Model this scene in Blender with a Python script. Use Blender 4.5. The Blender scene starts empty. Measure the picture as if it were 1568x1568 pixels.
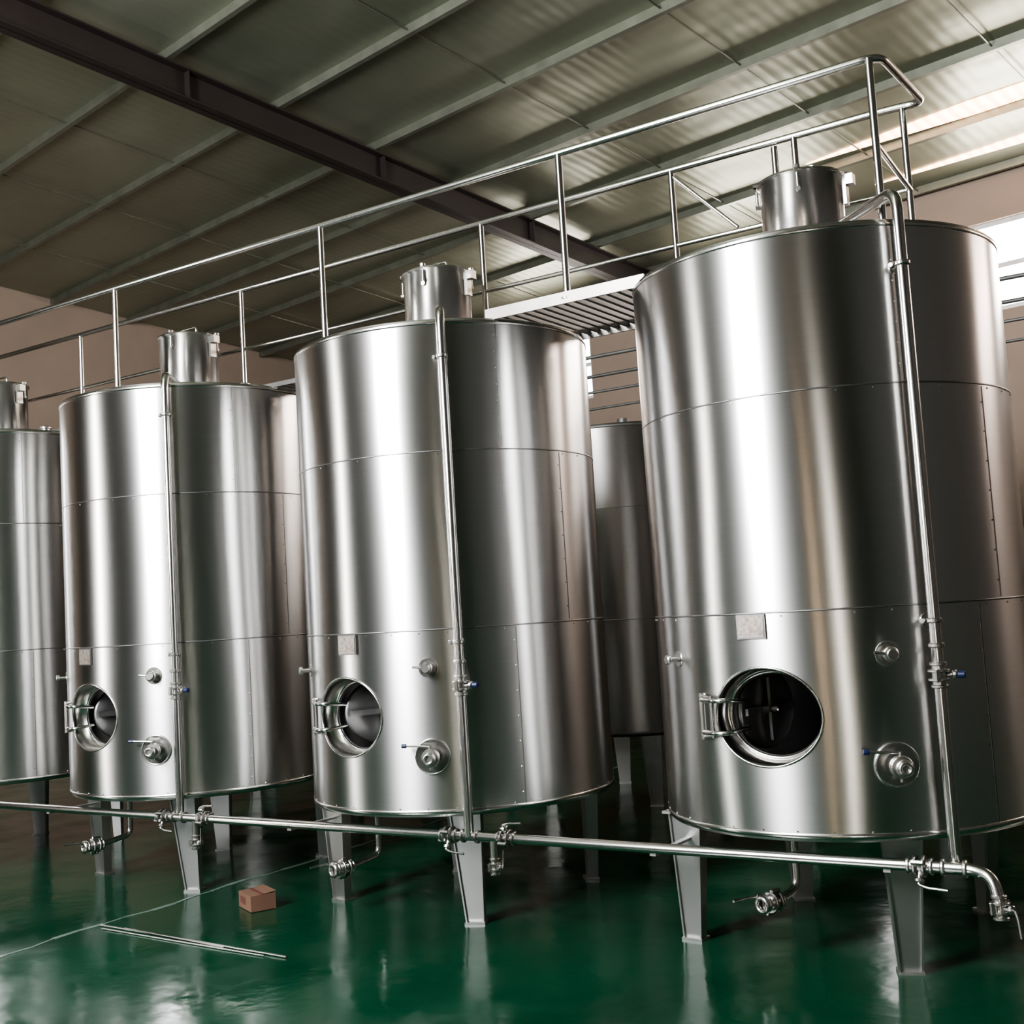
import bpy, math, random
from mathutils import Vector, Matrix
random.seed(4)
RZ=math.radians(-10)
CR,SR=math.cos(RZ),math.sin(RZ)
def UV(u,v,z=0): return Vector((u*CR-v*SR,u*SR+v*CR,z))
SC=bpy.context.scene
try: SC.view_settings.look='AgX - Medium High Contrast'
except Exception as ex: print("look",ex)
# ---------------------------------------------------------------- materials
def newmat(name):
    m=bpy.data.materials.new(name); m.use_nodes=True
    nt=m.node_tree; b=nt.nodes["Principled BSDF"]; return m,nt,b
def mapped_noise(nt,scale=(1,1,1),ns=1.0,detail=3,coord='Object',rnd=False):
    tc=nt.nodes.new("ShaderNodeTexCoord"); mp=nt.nodes.new("ShaderNodeMapping")
    mp.inputs['Scale'].default_value=scale
    nt.links.new(tc.outputs[coord],mp.inputs[0])
    n=nt.nodes.new("ShaderNodeTexNoise"); n.inputs['Scale'].default_value=ns; n.inputs['Detail'].default_value=detail
    nt.links.new(mp.outputs[0],n.inputs['Vector'])
    if rnd:
        n.noise_dimensions='4D'; oi=nt.nodes.new("ShaderNodeObjectInfo"); mu=nt.nodes.new("ShaderNodeMath"); mu.operation='MULTIPLY'; mu.inputs[1].default_value=30
        nt.links.new(oi.outputs['Random'],mu.inputs[0]); nt.links.new(mu.outputs[0],n.inputs['W'])
    return n
def ramp(nt,src,c0,c1,p0=0.3,p1=0.7):
    r=nt.nodes.new("ShaderNodeValToRGB"); e=r.color_ramp.elements
    e[0].position=p0; e[1].position=p1; e[0].color=(*c0,1); e[1].color=(*c1,1)
    nt.links.new(src,r.inputs[0]); return r
def maprange(nt,src,a,b,lo=0.3,hi=0.7):
    r=nt.nodes.new("ShaderNodeMapRange"); r.inputs[1].default_value=lo; r.inputs[2].default_value=hi
    r.inputs[3].default_value=a; r.inputs[4].default_value=b; nt.links.new(src,r.inputs[0]); return r
def steel(name,col=(0.62,0.61,0.60),rough=(0.22,0.34),aniso=0.6,bump=0.25,dist=0.01,wav=(0.9,0.9,0.5),rs=(1.2,1.2,2.0),det=4,var=.9):
    m,nt,b=newmat(name)
    b.inputs['Metallic'].default_value=1
    if aniso:
        # fine brushed grain: very thin horizontal lines, tiny tone change
        n=mapped_noise(nt,(3,3,160),1.0,0)
        r=ramp(nt,n.outputs[0],tuple(c*var for c in col),col,0.0,1.0); nt.links.new(r.outputs[0],b.inputs['Base Color'])
        b.inputs['Roughness'].default_value=rough[0]
        b.inputs['Anisotropic'].default_value=aniso
        b.inputs['Anisotropic Rotation'].default_value=0.25
        t=nt.nodes.new("ShaderNodeTangent"); t.direction_type='RADIAL'; t.axis='Z'
        nt.links.new(t.outputs[0],b.inputs['Tangent'])
    else:
        n=mapped_noise(nt,(1.3,1.3,0.6),1.5,det)
        r=ramp(nt,n.outputs[0],tuple(c*var for c in col),col,0.15,0.85); nt.links.new(r.outputs[0],b.inputs['Base Color'])
        mr=maprange(nt,n.outputs[0],rough[0],rough[1],0.1,0.9); nt.links.new(mr.outputs[0],b.inputs['Roughness'])
    if bump:
        n3=mapped_noise(nt,wav,1.0,0,rnd=True)
        bp=nt.nodes.new("ShaderNodeBump"); bp.inputs['Strength'].default_value=bump; bp.inputs['Distance'].default_value=dist
        nt.links.new(n3.outputs[0],bp.inputs['Height']); nt.links.new(bp.outputs[0],b.inputs['Normal'])
    return m
M={}
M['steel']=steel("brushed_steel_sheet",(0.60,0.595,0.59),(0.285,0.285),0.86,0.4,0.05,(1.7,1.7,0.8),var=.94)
M['steel_shaded']=steel("shaded_steel_sheet",(0.20,0.195,0.19),(0.36,0.36),0.7,0.4,0.05,(1.7,1.7,0.8),var=.94)  # back-row steel, blocked light put in as a darker base colour
M['pol']=steel("polished_steel",(0.60,0.59,0.57),(0.17,0.25),0,0)
M['leg']=steel("leg_steel",(0.42,0.42,0.41),(0.35,0.5),0,0)
M['seam']=steel("seam_steel",(0.20,0.20,0.20),(0.3,0.45),0,0)
M['cast']=steel("cast_valve_steel",(0.48,0.47,0.45),(0.2,0.35),0,0)
M['door']=steel("hatch_door_steel",(0.35,0.35,0.35),(0.4,0.5),0,0)
def plain(name,col,rough=0.5,metal=0,var=0.15,ns=6):
    m,nt,b=newmat(name); n=mapped_noise(nt,(1,1,1),ns,4)
    r=ramp(nt,n.outputs[0],tuple(c*(1-var) for c in col),tuple(min(1,c*(1+var)) for c in col))
    nt.links.new(r.outputs[0],b.inputs['Base Color']); b.inputs['Roughness'].default_value=rough; b.inputs['Metallic'].default_value=metal
    return m
M['blue']=plain("blue_plastic_handle",(0.006,0.012,0.05),0.4)
M['black']=plain("black_rubber",(0.015,0.015,0.015),0.5)
M['plate']=plain("engraved_nameplate",(0.26,0.23,0.20),0.4,0.7,0.35,60)
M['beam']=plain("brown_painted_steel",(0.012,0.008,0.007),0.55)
M['purlin']=plain("galvanised_purlin",(0.18,0.19,0.155),0.35,0.7)
M['wall']=plain("beige_wall_paint",(0.24,0.185,0.145),0.7,0,0.06,2)
M['wallf']=plain("grey_wall_paint",(0.055,0.053,0.05),0.7,0,0.06,2)
M['card']=plain("cardboard",(0.10,0.052,0.032),0.8)
M['label']=plain("red_print",(0.07,0.025,0.018),0.7)
M['frame']=plain("white_window_frame",(0.6,0.6,0.6),0.4)
M['platform']=plain("galvanised_platform",(0.26,0.25,0.23),0.4,0.8)
M['grate']=plain("dark_grating",(0.10,0.10,0.095),0.5,0.6)
# floor
m,nt,b=newmat("green_epoxy_floor")
n=mapped_noise(nt,(1,1,1),0.8,5); r=ramp(nt,n.outputs[0],(0.0013,0.024,0.0115),(0.0028,0.042,0.020)); nt.links.new(r.outputs[0],b.inputs['Base Color'])
n2=mapped_noise(nt,(1,1,1),2.4,5); mr=maprange(nt,n2.outputs[0],0.07,0.27,0.3,0.7); nt.links.new(mr.outputs[0],b.inputs['Roughness'])
b.inputs['Specular IOR Level'].default_value=0.40
n3=mapped_noise(nt,(1,1,1),3.5,3); bp=nt.nodes.new("ShaderNodeBump"); bp.inputs['Strength'].default_value=0.4; bp.inputs['Distance'].default_value=0.012
nt.links.new(n3.outputs[0],bp.inputs['Height']); nt.links.new(bp.outputs[0],b.inputs['Normal'])
M['floor']=m
# roof foil
m,nt,b=newmat("foil_insulated_corrugated_roof")
n=mapped_noise(nt,(0.5,0.8,1),0.8,3); r=ramp(nt,n.outputs[0],(0.20,0.222,0.165),(0.31,0.325,0.25)); nt.links.new(r.outputs[0],b.inputs['Base Color'])
b.inputs['Metallic'].default_value=0.7
mr=maprange(nt,n.outputs[0],0.32,0.44); nt.links.new(mr.outputs[0],b.inputs['Roughness'])
tc=nt.nodes.new("ShaderNodeTexCoord"); w=nt.nodes.new("ShaderNodeTexWave"); w.wave_type='BANDS'; w.bands_direction='X'
w.inputs['Scale'].default_value=2.6; w.inputs['Distortion'].default_value=1.2; w.inputs['Detail'].default_value=1
nt.links.new(tc.outputs['Object'],w.inputs['Vector'])
bp=nt.nodes.new("ShaderNodeBump"); bp.inputs['Strength'].default_value=0.08; bp.inputs['Distance'].default_value=0.02
nt.links.new(w.outputs['Fac'],bp.inputs['Height'])
n3=mapped_noise(nt,(0.6,1,1),1.2,2); bp2=nt.nodes.new("ShaderNodeBump"); bp2.inputs['Strength'].default_value=0.5; bp2.inputs['Distance'].default_value=0.08
nt.links.new(n3.outputs[0],bp2.inputs['Height']); nt.links.new(bp.outputs[0],bp2.inputs['Normal']); nt.links.new(bp2.outputs[0],b.inputs['Normal'])
M['roof']=m
# emissive material painting in window light reflected by the roof foil
m,nt,b=newmat("foil_reflection_glow")
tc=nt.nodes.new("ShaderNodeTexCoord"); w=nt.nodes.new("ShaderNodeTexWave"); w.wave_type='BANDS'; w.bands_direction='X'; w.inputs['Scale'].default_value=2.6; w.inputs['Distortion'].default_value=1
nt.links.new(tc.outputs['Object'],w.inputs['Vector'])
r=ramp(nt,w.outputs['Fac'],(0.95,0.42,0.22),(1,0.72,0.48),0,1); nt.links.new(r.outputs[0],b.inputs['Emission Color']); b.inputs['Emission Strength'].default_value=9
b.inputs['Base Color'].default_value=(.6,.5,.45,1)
M['foil_glow']=m
# ---------------------------------------------------------------- mesh builder
class MB:
    def __init__(s): s.v=[];s.f=[];s.m=[];s.mats=[];s.sm=[]
    def mi(s,k):
        if k not in s.mats: s.mats.append(k)
        return s.mats.index(k)
    def add(s,vs,fs,mat,smooth=False,T=None):
        o=len(s.v); i=s.mi(mat)
        for p in vs:
            p=Vector(p); s.v.append(T@p if T else p)
        for f in fs: s.f.append([a+o for a in f]); s.m.append(i); s.sm.append(smooth)
    def box(s,c,d,mat,T=None,R=None,bev=0):
        x,y,z=d[0]/2,d[1]/2,d[2]/2
        vs=[Vector((a*x,b_*y,c_*z)) for a in(-1,1) for b_ in(-1,1) for c_ in(-1,1)]
        if R: vs=[R@p for p in vs]
        vs=[p+Vector(c) for p in vs]
        s.add(vs,[(0,1,3,2),(4,6,7,5),(0,4,5,1),(2,3,7,6),(0,2,6,4),(1,5,7,3)],mat,False,T)
    def rev(s,prof,mat,origin=(0,0,0),axis=(0,0,1),n=32,smooth=True,T=None,cap0=False,cap1=False):
        a=Vector(axis).normalized(); t=Vector((0,0,1)) if abs(a.z)<0.9 else Vector((1,0,0))
        e1=a.cross(t).normalized(); e2=a.cross(e1); O=Vector(origin)
        vs=[];fs=[]
        for r,h in prof:
            for k in range(n):
                q=2*math.pi*k/n; vs.append(O+a*h+e1*(r*math.cos(q))+e2*(r*math.sin(q)))
        for i in range(len(prof)-1):
            for k in range(n): fs.append((i*n+k,i*n+(k+1)%n,(i+1)*n+(k+1)%n,(i+1)*n+k))
        s.add(vs,fs,mat,smooth,T)
        for c,i in ((cap0,0),(cap1,len(prof)-1)):
            if c: s.add(vs[i*n:(i+1)*n],[tuple(range(n))],mat,False,T)
    def cyl(s,p0,p1,r,mat,n=16,r1=None):
        p0=Vector(p0);p1=Vector(p1); L=(p1-p0).length; r1=r if r1 is None else r1
        s.rev([(r,0),(r1,L)],mat,p0,(p1-p0),n,True,None,True,True)
    def disc(s,c,axis,r,th,mat,n=24):
        c=Vector(c);a=Vector(axis).normalized(); b_=min(th*0.25,r*0.2)
        s.rev([(r-b_,-th/2),(r,-th/2+b_),(r,th/2-b_),(r-b_,th/2)],mat,c,a,n,False,None,True,True)
    def tube(s,pts,r,mat,n=12,bend=0.08):
        P=[Vector(p) for p in pts]; out=[P[0]]
        for i in range(1,len(P)-1):
            a=(P[i-1]-P[i]); b_=(P[i+1]-P[i]); d=min(bend,a.length*.49,b_.length*.49)
            A=P[i]+a.normalized()*d; B=P[i]+b_.normalized()*d
            for k in range(7):
                t=k/6; out.append((1-t)**2*A+2*t*(1-t)*P[i]+t*t*B)
        out.append(P[-1])
        vs=[];fs=[]; prev=None
        for i,p in enumerate(out):
            tg=(out[min(i+1,len(out)-1)]-out[max(i-1,0)]).normalized()
            if prev is None:
                h=Vector((0,0,1)) if abs(tg.z)<0.9 else Vector((1,0,0)); e1=tg.cross(h).normalized()
            else: e1=(prev-tg*prev.dot(tg)).normalized()
            prev=e1; e2=tg.cross(e1)
            for k in range(n):
                q=2*math.pi*k/n; vs.append(p+e1*(r*math.cos(q))+e2*(r*math.sin(q)))
        for i in range(len(out)-1):
            for k in range(n): fs.append((i*n+k,i*n+(k+1)%n,(i+1)*n+(k+1)%n,(i+1)*n+k))
        s.add(vs,fs,mat,True)
        s.add(vs[:n],[tuple(range(n))],mat); s.add(vs[-n:],[tuple(range(n))],mat)
    def torus(s,c,axis,R_,r,mat,n=40,k=8):
        prof=[(R_+r*math.cos(2*math.pi*i/k),r*math.sin(2*math.pi*i/k)) for i in range(k+1)]
        s.rev(prof,mat,c,axis,n)
    def obj(s,name,parent=None,loc=None,rotz=None,normals=None):
        me=bpy.data.meshes.new(name); me.from_pydata([tuple(p) for p in s.v],[],s.f)
        for k in s.mats: me.materials.append(M[k])
        me.polygons.foreach_set('material_index',s.m); me.polygons.foreach_set('use_smooth',s.sm)
        me.update()
        if normals: me.normals_split_custom_set_from_vertices(normals)
        o=bpy.data.objects.new(name,me); SC.collection.objects.link(o)
        if parent: o.parent=parent
        if loc: o.location=loc
        if rotz is not None: o.rotation_euler[2]=rotz
        return o
def empty(name,loc=(0,0,0)):
    e=bpy.data.objects.new(name,None); e.empty_display_size=0.2; e.location=loc; SC.collection.objects.link(e); return e
# ---------------------------------------------------------------- tank
R=0.865; ZB,Z1,Z2,ZT=0.631,1.568,2.493,3.184
EA,EB=.240,.205
NS=128; DA=2*math.pi/NS
def pol(a,r,z=0):
    a=math.radians(a); return Vector((r*math.cos(a),r*math.sin(a),z))
def shell(parent,man,hatch=True,seed=0):
    mb=MB(); nor=[]; SM='steel' if hatch else 'steel_shaded'
    a0=math.radians(man); H=7
    def P(a,z,r=R): return Vector((r*math.cos(a),r*math.sin(a),z))
    rnd=random.Random(seed)
    courses=[(ZB,Z1),(Z1,Z2),(Z2,ZT)]
    for ci,(z0,z1) in enumerate(courses):
        tilt=[-0.006,-0.012,0.016][ci]+rnd.uniform(-.003,.003)
        if ci==0 and hatch:
            zc=1.13; hz=0.297
            rows=[z0,zc-hz]+[zc-hz+2*hz*k/14 for k in range(1,14)]+[zc+hz,z1]
        else: rows=[z0+(z1-z0)*k/4 for k in range(5)]
        vs=[P(a0+DA*k,z) for z in rows for k in range(NS)]
        fs=[]
        for i in range(len(rows)-1):
            for k in range(NS):
                if ci==0 and hatch and 1<=i<15 and (k<H or k>=NS-H): continue
                fs.append((i*NS+k,i*NS+(k+1)%NS,(i+1)*NS+(k+1)%NS,(i+1)*NS+k))
        mb.add(vs,fs,SM,True)
        for z in rows:
            for k in range(NS):
                v=P(a0+DA*k,tilt,1.0); nor.append(v.normalized())
        if ci==0 and hatch:
            B=[]
            for k in range(-H,H): B.append((k*DA*R,zc-hz))
            for k in range(14): B.append((H*DA*R,zc-hz+2*hz*k/14))
            for k in range(H,-H,-1): B.append((k*DA*R,zc+hz))
            for k in range(14,0,-1): B.append((-H*DA*R,zc-hz+2*hz*k/14))
            n=len(B); vs=[];fs=[]
            for j in range(5):
                t=j/4
                for s_,z_ in B:
                    q=math.atan2(z_-zc,s_); cx=math.asin(EA*math.cos(q)/R)*R; cz=zc+EB*math.sin(q)
                    S_=s_*(1-t)+cx*t; Z_=z_*(1-t)+cz*t
                    vs.append(P(a0+S_/R,Z_)); nor.append(P(a0+S_/R,tilt,1).normalized())
            for j in range(4):
                for k in range(n): fs.append((j*n+k,j*n+(k+1)%n,(j+1)*n+(k+1)%n,(j+1)*n+k))
            mb.add(vs,fs,SM,True)
    mb.obj("shell",parent,normals=nor)
    mb=MB()
    mb.rev([(R,ZT-.001),(R-.004,ZT+.008),(R-.02,ZT+.014),(0.2,ZT+.06)],SM,n=96)
    mb.rev([(R,ZB+.001),(R-.01,ZB-.012),(R-.05,ZB-.02),(0.1,ZB-.05),(0,ZB-.05)],SM,n=96)
    mb.obj("tank_ends",parent)
def neck(parent,full=True):
    mb=MB(); z=ZT+.03
    if not full:
        mb.cyl((.3,-.5,z-.02),(.3,-.5,z+.05),.05,'grate'); mb.rev([(0.2,z-.04),(0.2,z+.06),(0.21,z+.065),(0,z+.08)],'grate',n=48)
        mb.obj("top_lid",parent); return
    mb.rev([(0.2,z-.04),(0.2,z+.44),(0.212,z+.445),(0.214,z+.462),(0.205,z+.468),(0.1,z+.475),(0,z+.48)],'pol',n=48)
    mb.torus((0,0,z+.455),(0,0,1),0.207,0.009,'pol',48)
    for a in (20,100,200,-75,-160):
        p=pol(a,0.215,z+.44); mb.cyl(p,p-Vector((0,0,.09)),0.008,'cast',8); mb.disc(p+Vector((0,0,.03)),(0,0,1),0.018,0.02,'cast',10)
        q=pol(a,0.2,z+.36); mb.cyl(q,pol(a,0.225,z+.36),0.012,'cast',8)
    h=pol(5,0.23,z+.42); mb.box(h,(0.06,0.05,0.05),'cast'); mb.box(pol(5,.215,z+.36),(0.02,0.05,0.12),'cast')
    mb.tube([(-.08,0,z+.47),(-.08,0,z+.53),(.08,0,z+.53),(.08,0,z+.47)],0.007,'pol',8,.02)
    mb.cyl((.42,.1,z),(.42,.1,z+.07),.035,'cast'); mb.disc((.42,.1,z+.08),(0,0,1),.045,.02,'cast')
    mb.obj("top_neck_with_lid",parent)
def seams(parent,va,full):
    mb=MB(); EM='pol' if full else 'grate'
    for z in (Z1,Z2):
        mb.rev([(R,-.004),(R+.0018,-.003),(R+.0018,.003),(R,.004)],'seam',(0,0,z),n=128)
    for z in (ZB+.012,ZT-.01):
        mb.rev([(R,-.012),(R+.003,-.010),(R+.003,.010),(R,.012)],EM,(0,0,z),n=128)
    for a,z0,z1 in ((va[0],Z2,ZT),(va[1],Z1,Z2),(va[2],ZB,Z1),(va[0]+180,Z2,ZT),(va[1]+180,Z1,Z2),(va[2]+180,ZB,Z1)):
        c=pol(a,R,(z0+z1)/2); mb.box(c,(0.003,0.005,z1-z0-.02),'seam',R=Matrix.Rotation(math.radians(a),3,'Z'))
        for k in range(7):
            mb.disc(pol(a-.8,R+.001,z0+.08+(z1-z0-.16)*k/6),pol(a,1),0.004,0.003,EM,6)
    for z in (Z1-.016,Z2-.016,ZB+.03):
        for k in range(36):
            a=k*10+3; mb.disc(pol(a,R+.001,z),pol(a,1),0.004,0.003,EM,6)
    mb.obj("sheet_seams",parent)
def legs(parent):
    mb=MB()
    for (tx,ty),(fx,fy),ad in (((.36,-.50),(.33,-.42),-68),((-.70,-.33),(-.73,-.28),-95),((.46,.62),(.42,.66),40),((-.5,.58),(-.5,.6),120)):
        t=Vector((tx,ty,ZB)); f=Vector((fx,fy,0.012)); a=math.radians(ad)
        rad=Vector((math.cos(a),math.sin(a),0)); tg=Vector((-rad.y,rad.x,0))
        def quad(c,w,d): return [c-tg*w-rad*d,c+tg*w-rad*d,c+tg*w+rad*d,c-tg*w+rad*d]
        a_=quad(t,.085,.035); b_=quad(f,.047,.022)
        mb.add(a_+b_,[(0,1,5,4),(1,2,6,5),(2,3,7,6),(3,0,4,7),(4,5,6,7),(0,3,2,1)],'leg')
        for sgn in(-1,1):
            A=quad(t+tg*.083*sgn+rad*.012,.004,.036); B_=quad(f+tg*.046*sgn+rad*.01,.004,.026)
            mb.add(A+B_,[(0,1,5,4),(1,2,6,5),(2,3,7,6),(3,0,4,7)],'leg')
        mb.box(t+Vector((0,0,-.008)),(0.16,0.20,0.012),'leg',R=Matrix.Rotation(a,3,'Z'))
        mb.box((fx,fy,0.006),(0.085,0.11,0.012),'leg',R=Matrix.Rotation(a,3,'Z'))
    mb.obj("support_legs",parent)
def valve(mb,c,axis,lever,s=1.0,blue=False):
    c=Vector(c);a=Vector(axis).normalized();l=Vector(lever).normalized()
    for k in (-1,1):
        mb.disc(c+a*.045*s*k,a,.034*s,.014*s,'cast'); mb.disc(c+a*.018*s*k,a,.044*s,.012*s,'cast')
    mb.cyl(c-a*.05*s,c+a*.05*s,.027*s,'cast')
    mb.cyl(c,c+l*.075*s,.010*s,'cast',10); mb.disc(c+l*.06*s,l,.02*s,.018*s,'cast',12)
    side=(a.cross(l)).normalized()
    if blue:
        mb.disc(c+l*.085*s,l,.015*s,.03*s,'blue',12)
    else:
        mb.tube([c+l*.075*s,c+l*.085*s+a*.03*s,c+l*.09*s+a*.11*s],.006*s,'cast',8,.02)
    for k in (-1,1):
        mb.disc(c+side*.048*s*k,a,.010*s,.05*s,'cast',6)
def manhole(parent,man,door):
    mb=MB(); n=pol(man,1); t=Vector((-n.y,n.x,0)); zc=1.13
    O=Vector((0,0,zc)); N=64
    vs=[]
    for i in range(3):
        for k in range(N):
            q=2*math.pi*k/N; x=EA*math.cos(q); z=EB*math.sin(q)
            if i==0: p=O+n*math.sqrt(R*R-x*x)+t*x+Vector((0,0,z))
            elif i==1: p=O+n*(R-.12)+t*x+Vector((0,0,z))
            else: p=O+n*(R-.12)+(t*x+Vector((0,0,z)))*.90
            vs.append(p)
    fs=[(i*N+k,i*N+(k+1)%N,(i+1)*N+(k+1)%N,(i+1)*N+k) for i in range(2) for k in range(N)]
    mb.add(vs,fs,'pol',True)
    def ering(a,b_,rad,d,mat,flat=True):
        vs=[];K=8
        for k in range(N):
            q=2*math.pi*k/N; x=a*math.cos(q); z=b_*math.sin(q)
            base=O+t*x+Vector((0,0,z))+n*((R-.115) if flat else math.sqrt(R*R-x*x)); e=(t*math.cos(q)+Vector((0,0,math.sin(q))))
            for j in range(K):
                w=2*math.pi*j/K; vs.append(base+(e*math.cos(w)+n*math.sin(w))*rad+n*d)
        fs=[(k*K+j,k*K+(j+1)%K,((k+1)%N)*K+(j+1)%K,((k+1)%N)*K+j) for k in range(N) for j in range(K)]
        mb.add(vs,fs,mat,True)
    ering(EA+.003,EB+.003,.006,0,'pol',False)
    ering(EA*.9,EB*.9,.009,0,'pol'); ering(EA*.87,EB*.87,.006,-.008,'black')
    def L(s,z,d):
        return O+n*(math.sqrt(max(R*R-s*s,0))+d)+t*s+Vector((0,0,z))
    for z in (.07,-.07):
        mb.tube([L(-.31,z,.03),L(-.23,z,.045),L(-.17,z,.02),L(-.13,z*.8,-.10)],.011,'pol',10,.03)
    mb.cyl(L(-.31,.10,.028),L(-.31,-.10,.028),.012,'cast',12)
    mb.cyl(L(-.245,.09,.04),L(-.245,-.09,.04),.009,'cast',12)
    for z in(.09,-.09):
        mb.cyl(L(-.31,z,-.01),L(-.31,z,.03),.010,'cast',10)
        mb.tube([L(-.31,z,.03),L(-.245,z*.9,.04)],.007,'cast',8)
    Rm=Matrix.Rotation(math.radians(door),3,'Z')
    dn=Rm@n; dt=Vector((-dn.y,dn.x,0)); hp=O+n*(R-.17)-t*.20; dc=hp+dt*.20
    vs=[];fs=[]
    for j,(sc,h) in enumerate(((1,-.008),(1,.004),(.93,.010),(.5,.002),(0.02,0))):
        for k in range(40):
            q=2*math.pi*k/40; vs.append(dc+dt*(.21*sc*math.cos(q))+Vector((0,0,.18*sc*math.sin(q)))+dn*h)
    for j in range(4):
        for k in range(40): fs.append((j*40+k,j*40+(k+1)%40,(j+1)*40+(k+1)%40,(j+1)*40+k))
    mb.add(vs,fs,'door',True); mb.add(vs[:40],[tuple(range(40))],'door')
    ra=Matrix.Rotation(math.atan2(dt.y,dt.x),3,'Z')
    mb.box(dc+dn*.03,(.38,.015,.03),'door',R=ra); mb.box(dc+dn*.03,(.03,.015,.28),'door',R=ra)
    mb.disc(dc+dn*.06,dn,.025,.04,'cast')
    mb.obj("manway_hatch",parent)
def ports(parent,pa):
    mb=MB()
    n=pol(pa,1); c=n*R+Vector((0,0,1.375)); mb.disc(c,n,.052,.008,'pol'); mb.cyl(c,c+n*.06,.018,'cast'); mb.disc(c+n*.05,n,.032,.02,'cast'); mb.disc(c+n*.075,n,.024,.016,'cast')
    tt=Vector((-n.y,n.x,0)); mb.cyl(c+n*.06,c+n*.06-tt*.07+Vector((0,0,.01)),.006,'cast',8)
    c=n*R+Vector((0,0,.925)); mb.disc(c,n,.092,.010,'pol',40); mb.torus(c+n*.005,n,.088,.005,'pol',40)
    mb.cyl(c,c+n*.10,.026,'cast'); mb.disc(c+n*.05,n,.046,.014,'cast'); mb.disc(c+n*.075,n,.046,.014,'cast'); mb.disc(c+n*.11,n,.036,.02,'cast')
    mb.torus(c+n*.125,n,.022,.008,'cast',24)
    e=c+n*.06; mb.cyl(e-Vector((0,0,.06)),e+Vector((0,0,.06)),.009,'cast',8)
    mb.tube([e+Vector((0,0,.055)),e-tt*.05+Vector((0,0,.06)),e-tt*.13+Vector((0,0,.065))],.006,'cast',8,.02)
    mb.disc(e-tt*.135+Vector((0,0,.065)),tt,.011,.025,'blue',12)
    n2=pol(-127,1); c=n2*R+Vector((0,0,1.375)); mb.disc(c,n2,.036,.008,'pol'); mb.cyl(c,c+n2*.05,.012,'cast',12); mb.disc(c+n2*.055,n2,.022,.02,'cast')
    mb.obj("outlet_ports",parent)
    mb=MB(); n3=pol(-96,1)
    mb.box(n3*(R+.003)+Vector((0,0,1.512)),(.008,.135,.105),'seam',R=Matrix.Rotation(math.radians(-96),3,'Z'))
    mb.box(n3*(R+.008)+Vector((0,0,1.512)),(.004,.122,.092),'plate',R=Matrix.Rotation(math.radians(-96),3,'Z'))
    mb.obj("nameplate",parent)
PX,PY=.575,-.725; MZ=.525
def fillpipe(parent,px,py,top):
    mb=MB(); d=Vector((px,py,0)).normalized()
    e=d*.2
    mb.tube([(px,py,MZ),(px,py,ZT+top),(e.x+d.x*.16,e.y+d.y*.16,ZT+top+.03),(e.x-d.x*.01,e.y-d.y*.01,ZT+.09)],.024,'pol',16,.09)
    valve(mb,(px,py,1.28),(0,0,1),(1,.1,0),1.0,True)
    mb.disc((px,py,1.40),(0,0,1),.033,.02,'cast')
    for z in (1.50,2.98):
        mb.disc((px,py,z),(0,0,1),.032,.022,'cast')
        q=d*(R-.002)+Vector((0,0,z)); mb.cyl(q,(px,py,z),.009,'cast',10); mb.disc(d*(R+.002)+Vector((0,0,z)),d,.03,.008,'pol')
        mb.disc((px-.045,py,z),(0,1,0),.012,.03,'cast',8)
    mb.obj("fill_pipe",parent)
def drain(parent,sx,sy,ex,ey):
    mb=MB(); s=Vector((sx,sy,0)); e=Vector((ex,ey,0)); d=(e-s).normalized()
    mb.tube([(s.x,s.y,ZB-.03),(s.x,s.y,.29),(e.x,e.y,.26)],.018,'cast',14,.05)
    c=Vector((ex,ey,.26))+d*.05
    valve(mb,c,d,(-.9,-.35,.25),1.1)
    mb.torus(c+d*.075,d,.03,.012,'cast',24)
    mb.obj("bottom_drain",parent)
def tank(x,y,man=-92,door=55,va=(-30,-6,-28),full=True,seed=0,pipe=(PX,PY,.07),pa=-62,dr=(-.42,-.30,-.46,-.50),z=0):
    e=empty("stainless_storage_tank",(x,y,z))
    shell(e,man,full,seed); neck(e,full); seams(e,va,full); legs(e)
    if full: manhole(e,man,door); ports(e,pa); fillpipe(e,*pipe); drain(e,*dr)
    return e
TX=[0,-2.267,-4.445,-6.65]
tank(TX[0],0,-94,80,(-48,-20,-30),True,1,(.625,-.69,.11),-59.3,(-.19,-.30,-.23,-.42))
tank(TX[1],0,-98.5,65,(-34,-9,-33),True,2,(.55,-.745,.05),-64.3)
tank(TX[2],0,-94.5,75,(-25,-2,-22),True,3,(PX,PY,.05),-61)
tank(TX[3],0,-94,75,(-25,-2,-22),True,4)
for i,x in enumerate((-.65,-2.9,-5.15,-7.4)):
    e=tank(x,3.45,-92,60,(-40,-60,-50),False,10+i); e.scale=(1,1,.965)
# ---------------------------------------------------------------- transfer pipe
mb=MB(); y=-.735
mb.tube([(-9.5,y,MZ),(.70,y,MZ),(.775,y-.03,MZ-.02),(.795,y-.05,MZ-.10)],.024,'pol',16,.06)
for tx,px in ((TX[0],.625),(TX[1],.55),(TX[2],PX),(TX[3],PX)):
    X=tx+px
    valve(mb,(X-.13,y,MZ),(1,0,0),(0,-.5,-1),1.0)
    mb.disc((X-.04,y,MZ),(1,0,0),.034,.016,'cast'); mb.disc((X+.045,y,MZ),(1,0,0),.034,.016,'cast')
    if tx!=TX[0]:
        valve(mb,(X+.22,y,MZ),(1,0,0),(0,-.4,1),1.0)
        mb.tube([(X+.14,y,MZ),(X+.14,y,MZ-.10)],.02,'cast',12); valve(mb,(X+.14,y,MZ-.14),(0,0,1),(1,-.3,0),.8)
valve(mb,(.798,y-.055,MZ-.125),(.05,-.05,-1),(.9,-.5,0),.9)
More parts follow.
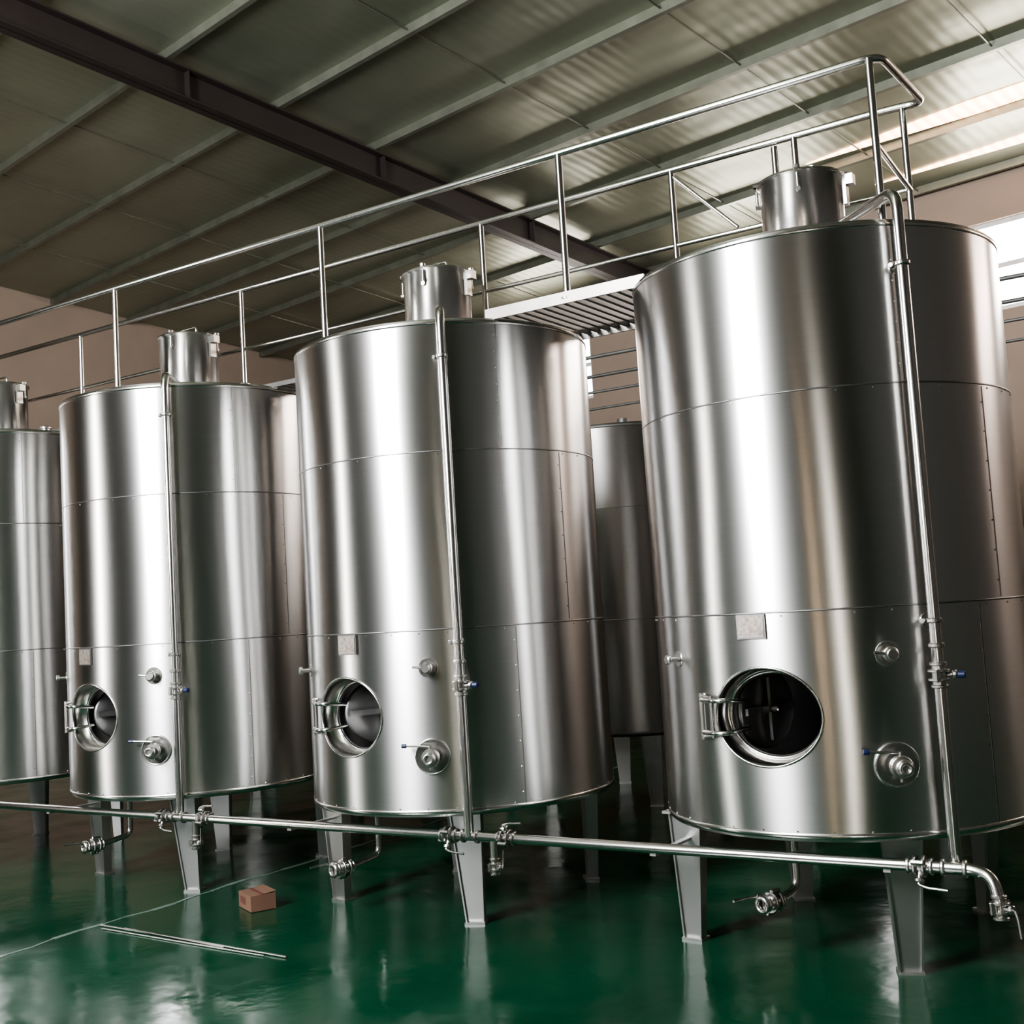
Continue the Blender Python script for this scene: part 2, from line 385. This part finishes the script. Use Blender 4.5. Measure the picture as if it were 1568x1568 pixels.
for tx in TX:
    mb.box((tx+.36,y+.13,MZ-.03),(.03,.26,.012),'leg'); mb.box((tx-.70,y+.2,MZ-.03),(.03,.40,.012),'leg')
mb.obj("transfer_pipe_with_valves")
# ---------------------------------------------------------------- walkway + railing
mb=MB(); yf,yr=-.45,.28; zf=3.99; zr=4.03
fx=[.50,-1.115,-2.775,-4.655,-6.4,-8.2]
rx=[.455,-.817,-2.11,-4.2,-6.0,-7.9]
mb.tube([(-9.6,yf,zf),(.55,yf,zf),(.56,yr,zr-.01),(.40,yr,zr),(-9.6,yr,zr)],.019,'pol',12,.09)
mb.tube([(-9.6,yr,3.60),(.46,yr,3.60)],.013,'pol',10)
mb.tube([(.46,yr,3.60),(.50,yf,3.60)],.013,'pol',10)
for x in fx: 
    mb.cyl((x,yf,ZT+.02),(x,yf,zf),.018,'pol',12); mb.disc((x,yf,ZT+.035),(0,0,1),.04,.012,'cast')
for x in rx: mb.cyl((x,yr,ZT+.02),(x,yr,zr),.017,'pol',12); mb.disc((x,yr,ZT+.035),(0,0,1),.04,.012,'cast')
mb.cyl((-.105,yr,ZT+.02),(-.105,yr,zr),.018,'pol'); mb.cyl((-.215,yr,ZT+.02),(-.215,yr,4.0),.018,'pol')
mb.tube([(-.817,yr,zr-.03),(-.45,yr,3.62)],.010,'pol',8)
mb.obj("walkway_railing")
mb=MB()
for i,(a,b_) in enumerate(((TX[1],TX[0]),(TX[2],TX[1]),(TX[3],TX[2]))):
    x0,x1=a+.66,b_-.66
    y0=yf if i==0 else .02; mt_='platform' if i==0 else 'grate'
    for yy in (y0-.03,yr+.03):
        h=.06 if i==0 else .03
        mb.box(((x0+x1)/2,yy,ZT+.035),(x1-x0,.012,h),mt_)
    k=int((x1-x0)/.06)
    for j in range(k+1):
        mb.box((x0+(x1-x0)*j/k,(y0+yr)/2,ZT+.04),(.022,yr-y0+.04,.025),'grate')
mb.obj("grated_walkway")
# back-row walkway rail
mb=MB()
for yy,zt_ in ((3.0,3.72),(3.75,3.72)):
    mb.tube([(-9.5,yy,zt_),(1.2,yy,zt_)],.016,'grate'); mb.tube([(-9.5,yy,3.42),(1.2,yy,3.42)],.012,'grate')
    for k in range(7): x=-9+k*1.7; mb.cyl((x,yy,3.08),(x,yy,zt_),.016,'grate')
mb.obj("walkway_railing")
# ---------------------------------------------------------------- floor stuff
mb=MB(); mb.box((0,0,.047),(.21,.15,.09),'card'); mb.box((0,0,.093),(.212,.03,.002),'label'); 
mb.box((-.03,-.0755,.05),(.09,.002,.04),'label'); mb.box((0,.045,.098),(.21,.07,.002),'card',R=Matrix.Rotation(.1,3,'X'))
mb.obj("cardboard_box",loc=(-3.38,-.60,0.001),rotz=math.radians(-25))
mb=MB(); mb.tube([(-3.97,-1.24,.006),(-2.47,-1.30,.006)],.006,'cast',8); mb.tube([(-3.9,-1.285,.005),(-2.6,-1.325,.005)],.005,'cast',8)
mb.tube([(-3.75,-1.25,.012),(-2.9,-1.31,.012)],.004,'cast',8)
mb.obj("steel_welding_rods")
M['line']=plain("pale_joint_sealant",(0.10,0.14,0.12),0.3)
mb=MB()
px_=None
for k in range(60):
    yy=-4.4+k*.16; xx=-3.99+.02*math.sin(k*.9)+.012*math.sin(k*2.3)
    if px_: 
        c=((px_[0]+xx)/2,(px_[1]+yy)/2,.0012); ang=math.atan2(yy-px_[1],xx-px_[0]); mb.box(c,(.165,.025+.014*math.sin(k*1.7),.0024),'line',R=Matrix.Rotation(ang,3,'Z'))
    px_=(xx,yy)
mb.obj("floor_joint_strip")
# ---------------------------------------------------------------- room (rotated frame)
U0,U1,V0,V1=-12.8,7.0,-7.6,7.0
def zr_(v): return 6.58-.1*v
mb=MB(); mb.box(((U0+U1)/2,(V0+V1)/2,-.05),(U1-U0+.4,V1-V0+.4,.1),'floor'); mb.obj("floor",rotz=RZ)
mb=MB()
vs=[(u,v,zr_(v)+h) for h in(0,.08) for u,v in((U0-.2,V0-.2),(U1+.2,V0-.2),(U1+.2,V1+.2),(U0-.2,V1+.2))]
mb.add(vs,[(0,1,2,3),(7,6,5,4),(0,4,5,1),(1,5,6,2),(2,6,7,3),(3,7,4,0)],'roof'); mb.obj("ceiling",rotz=RZ)
def slopebox(mb,u0,u1,v0,v1,h0,h1,mat):
    vs=[(u,v,zr_(v)+h) for h in(h0,h1) for u,v in((u0,v0),(u1,v0),(u1,v1),(u0,v1))]
    mb.add(vs,[(3,2,1,0),(4,5,6,7),(0,1,5,4),(1,2,6,5),(2,3,7,6),(3,0,4,7)],mat)
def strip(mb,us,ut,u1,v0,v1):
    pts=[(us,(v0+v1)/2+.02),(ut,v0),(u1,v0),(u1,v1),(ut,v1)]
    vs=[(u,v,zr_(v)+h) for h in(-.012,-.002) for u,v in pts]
    mb.add(vs,[(4,3,2,1,0),(5,6,7,8,9)]+[(i,(i+1)%5,5+(i+1)%5,5+i) for i in range(5)],'foil_glow')
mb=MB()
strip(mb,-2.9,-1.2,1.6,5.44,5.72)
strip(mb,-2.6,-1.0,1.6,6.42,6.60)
mb.obj("foil_glow_strips",rotz=RZ)  # added glowing strips in place of the window's reflection on the foil
mb=MB(); v=-6.9
while v<6.95:
    slopebox(mb,U0,U1,v-.003,v+.003,-.075,0,'purlin')
    slopebox(mb,U0,U1,v-.003,v+.04,-.08,-.075,'purlin')
    slopebox(mb,U0,U1,v+.035,v+.04,-.075,-.06,'purlin')
    v+=1.15
for u in (-11,-9.2,-7.6,-4,-2.3,-.6,3,5):
    slopebox(mb,u-.006,u+.006,V0,V1,-.05,-.038,'purlin')
mb.obj("roof_purlins",rotz=RZ)
def ibeam(mb,u,top,d,w):
    slopebox(mb,u-w/2,u+w/2,V0,V1,top-.015,top,'beam'); slopebox(mb,u-w/2,u+w/2,V0,V1,top-d,top-d+.015,'beam')
    slopebox(mb,u-.006,u+.006,V0,V1,top-d,top,'beam')
    for k in range(7):
        v=V0+1.2+k*2.2; slopebox(mb,u-w/2+.01,u+w/2-.01,v,v+.01,top-d,top,'beam')
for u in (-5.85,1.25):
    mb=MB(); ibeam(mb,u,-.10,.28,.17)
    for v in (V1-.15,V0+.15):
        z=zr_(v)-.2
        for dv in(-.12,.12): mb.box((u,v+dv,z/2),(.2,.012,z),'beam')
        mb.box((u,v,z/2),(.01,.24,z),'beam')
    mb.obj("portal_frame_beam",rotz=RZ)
def wallseg(name,fixed,a0,a1,zt,wins,mat,outw):
    mb=MB(); A=sorted({a0,a1}|{w[0] for w in wins}|{w[1] for w in wins}); Z=sorted({0,zt}|{w[2] for w in wins}|{w[3] for w in wins})
    for i in range(len(A)-1):
        for j in range(len(Z)-1):
            am,zm=(A[i]+A[i+1])/2,(Z[j]+Z[j+1])/2
            if any(w[0]<am<w[1] and w[2]<zm<w[3] for w in wins): continue
            d=.2
            mb.box((am,fixed+outw*d/2,zm),(A[i+1]-A[i],d,Z[j+1]-Z[j]),mat)
    return mb.obj(name,rotz=RZ)
FW=[(-2.40,-.70,2.9,6.7,2200,(1,.99,1)),(-8.4,-7.8,.6,5.6,320,(1,.95,.88)),(4.2,4.38,0.05,2.3,80,(1,.9,.75)),(2.5,2.62,.8,2.0,12,(1,.6,.25))]
BW=[(-1.95,1.6,4.4,5.35,260,(1,.82,.68)),(-5.2,-3.6,4.4,5.35,55,(1,.80,.62)),(-8.6,-7.0,4.4,5.35,55,(1,.80,.62)),(3.2,6.2,4.4,5.35,120,(1,.62,.42))]
wallseg("wall_front",V0,U0,U1,zr_(V0),FW,'wallf',-1)
wallseg("wall_back",V1,U0,U1,zr_(V1),BW,'wall',1)
def sidewall(name,u,o,mat):
    mb=MB(); vs=[(uu,v,z) for uu in(u,u+.2*o) for v,z in((V0,0),(V1,0),(V1,zr_(V1)),(V0,zr_(V0)))]
    mb.add(vs,[(0,1,2,3),(7,6,5,4),(0,4,5,1),(1,5,6,2),(2,6,7,3),(3,7,4,0)],mat); mb.obj(name,rotz=RZ)
sidewall("wall_left",U0,-1,'wall'); sidewall("wall_right",U1,1,'wallf')
def window(i,w,v,inward):
    u0,u1,z0,z1,P,c=w; mb=MB(); th=.05 if u1-u0>.5 else .02; vv=v-inward*.08
    uc,zc=(u0+u1)/2,(z0+z1)/2
    for z in (z0+th/2,z1-th/2): mb.box((uc,vv,z),(u1-u0,.06,th),'frame')
    for u in (u0+th/2,u1-th/2): mb.box((u,vv,zc),(th,.06,z1-z0),'frame')
    k=max(1,int((u1-u0)/1.1))
    for j in range(1,k): mb.box((u0+(u1-u0)*j/k,vv,zc),(.035,.05,z1-z0),'frame')
    if z1-z0>.6 and u1-u0>.5:
        kk=max(2,int((z1-z0)/1.5))
        for j in range(1,kk): mb.box((uc,vv,z0+(z1-z0)*j/kk),(u1-u0,.05,.05),'frame')
    mb.obj("window_%d"%i,rotz=RZ)
    L=bpy.data.lights.new("daylight_%d"%i,'AREA'); L.shape='RECTANGLE'; L.size=u1-u0; L.size_y=z1-z0; L.energy=P; L.color=c
    o=bpy.data.objects.new("daylight_%d"%i,L); SC.collection.objects.link(o)
    o.location=UV(uc,v-inward*.18,zc)
    dirn=(UV(0,inward,0)); o.rotation_euler=dirn.to_track_quat('-Z','Y').to_euler()
n=1
for w in FW: window(n,w,V0,1); n+=1
for w in BW: window(n,w,V1,-1); n+=1
# ---------------------------------------------------------------- world
w=bpy.data.worlds.new("overcast"); SC.world=w; w.use_nodes=True
w.node_tree.nodes["Background"].inputs[0].default_value=(.9,.95,1,1); w.node_tree.nodes["Background"].inputs[1].default_value=10
# ---------------------------------------------------------------- camera
yaw,pit,rol=.5759,.0819,.061
fw=Vector((-math.sin(yaw)*math.cos(pit),math.cos(yaw)*math.cos(pit),math.sin(pit)))
r0=Vector((math.cos(yaw),math.sin(yaw),0)); u0=r0.cross(fw)
r=r0*math.cos(rol)-u0*math.sin(rol); up=r0*math.sin(rol)+u0*math.cos(rol)
cd=bpy.data.cameras.new("camera"); cd.sensor_width=36; cd.lens=1803/1568*36; cd.clip_end=200
co=bpy.data.objects.new("camera",cd); SC.collection.objects.link(co)
mt=Matrix((( r.x,up.x,-fw.x,1.8287),(r.y,up.y,-fw.y,-5.6307),(r.z,up.z,-fw.z,1.65),(0,0,0,1)))
co.matrix_world=mt; SC.camera=co
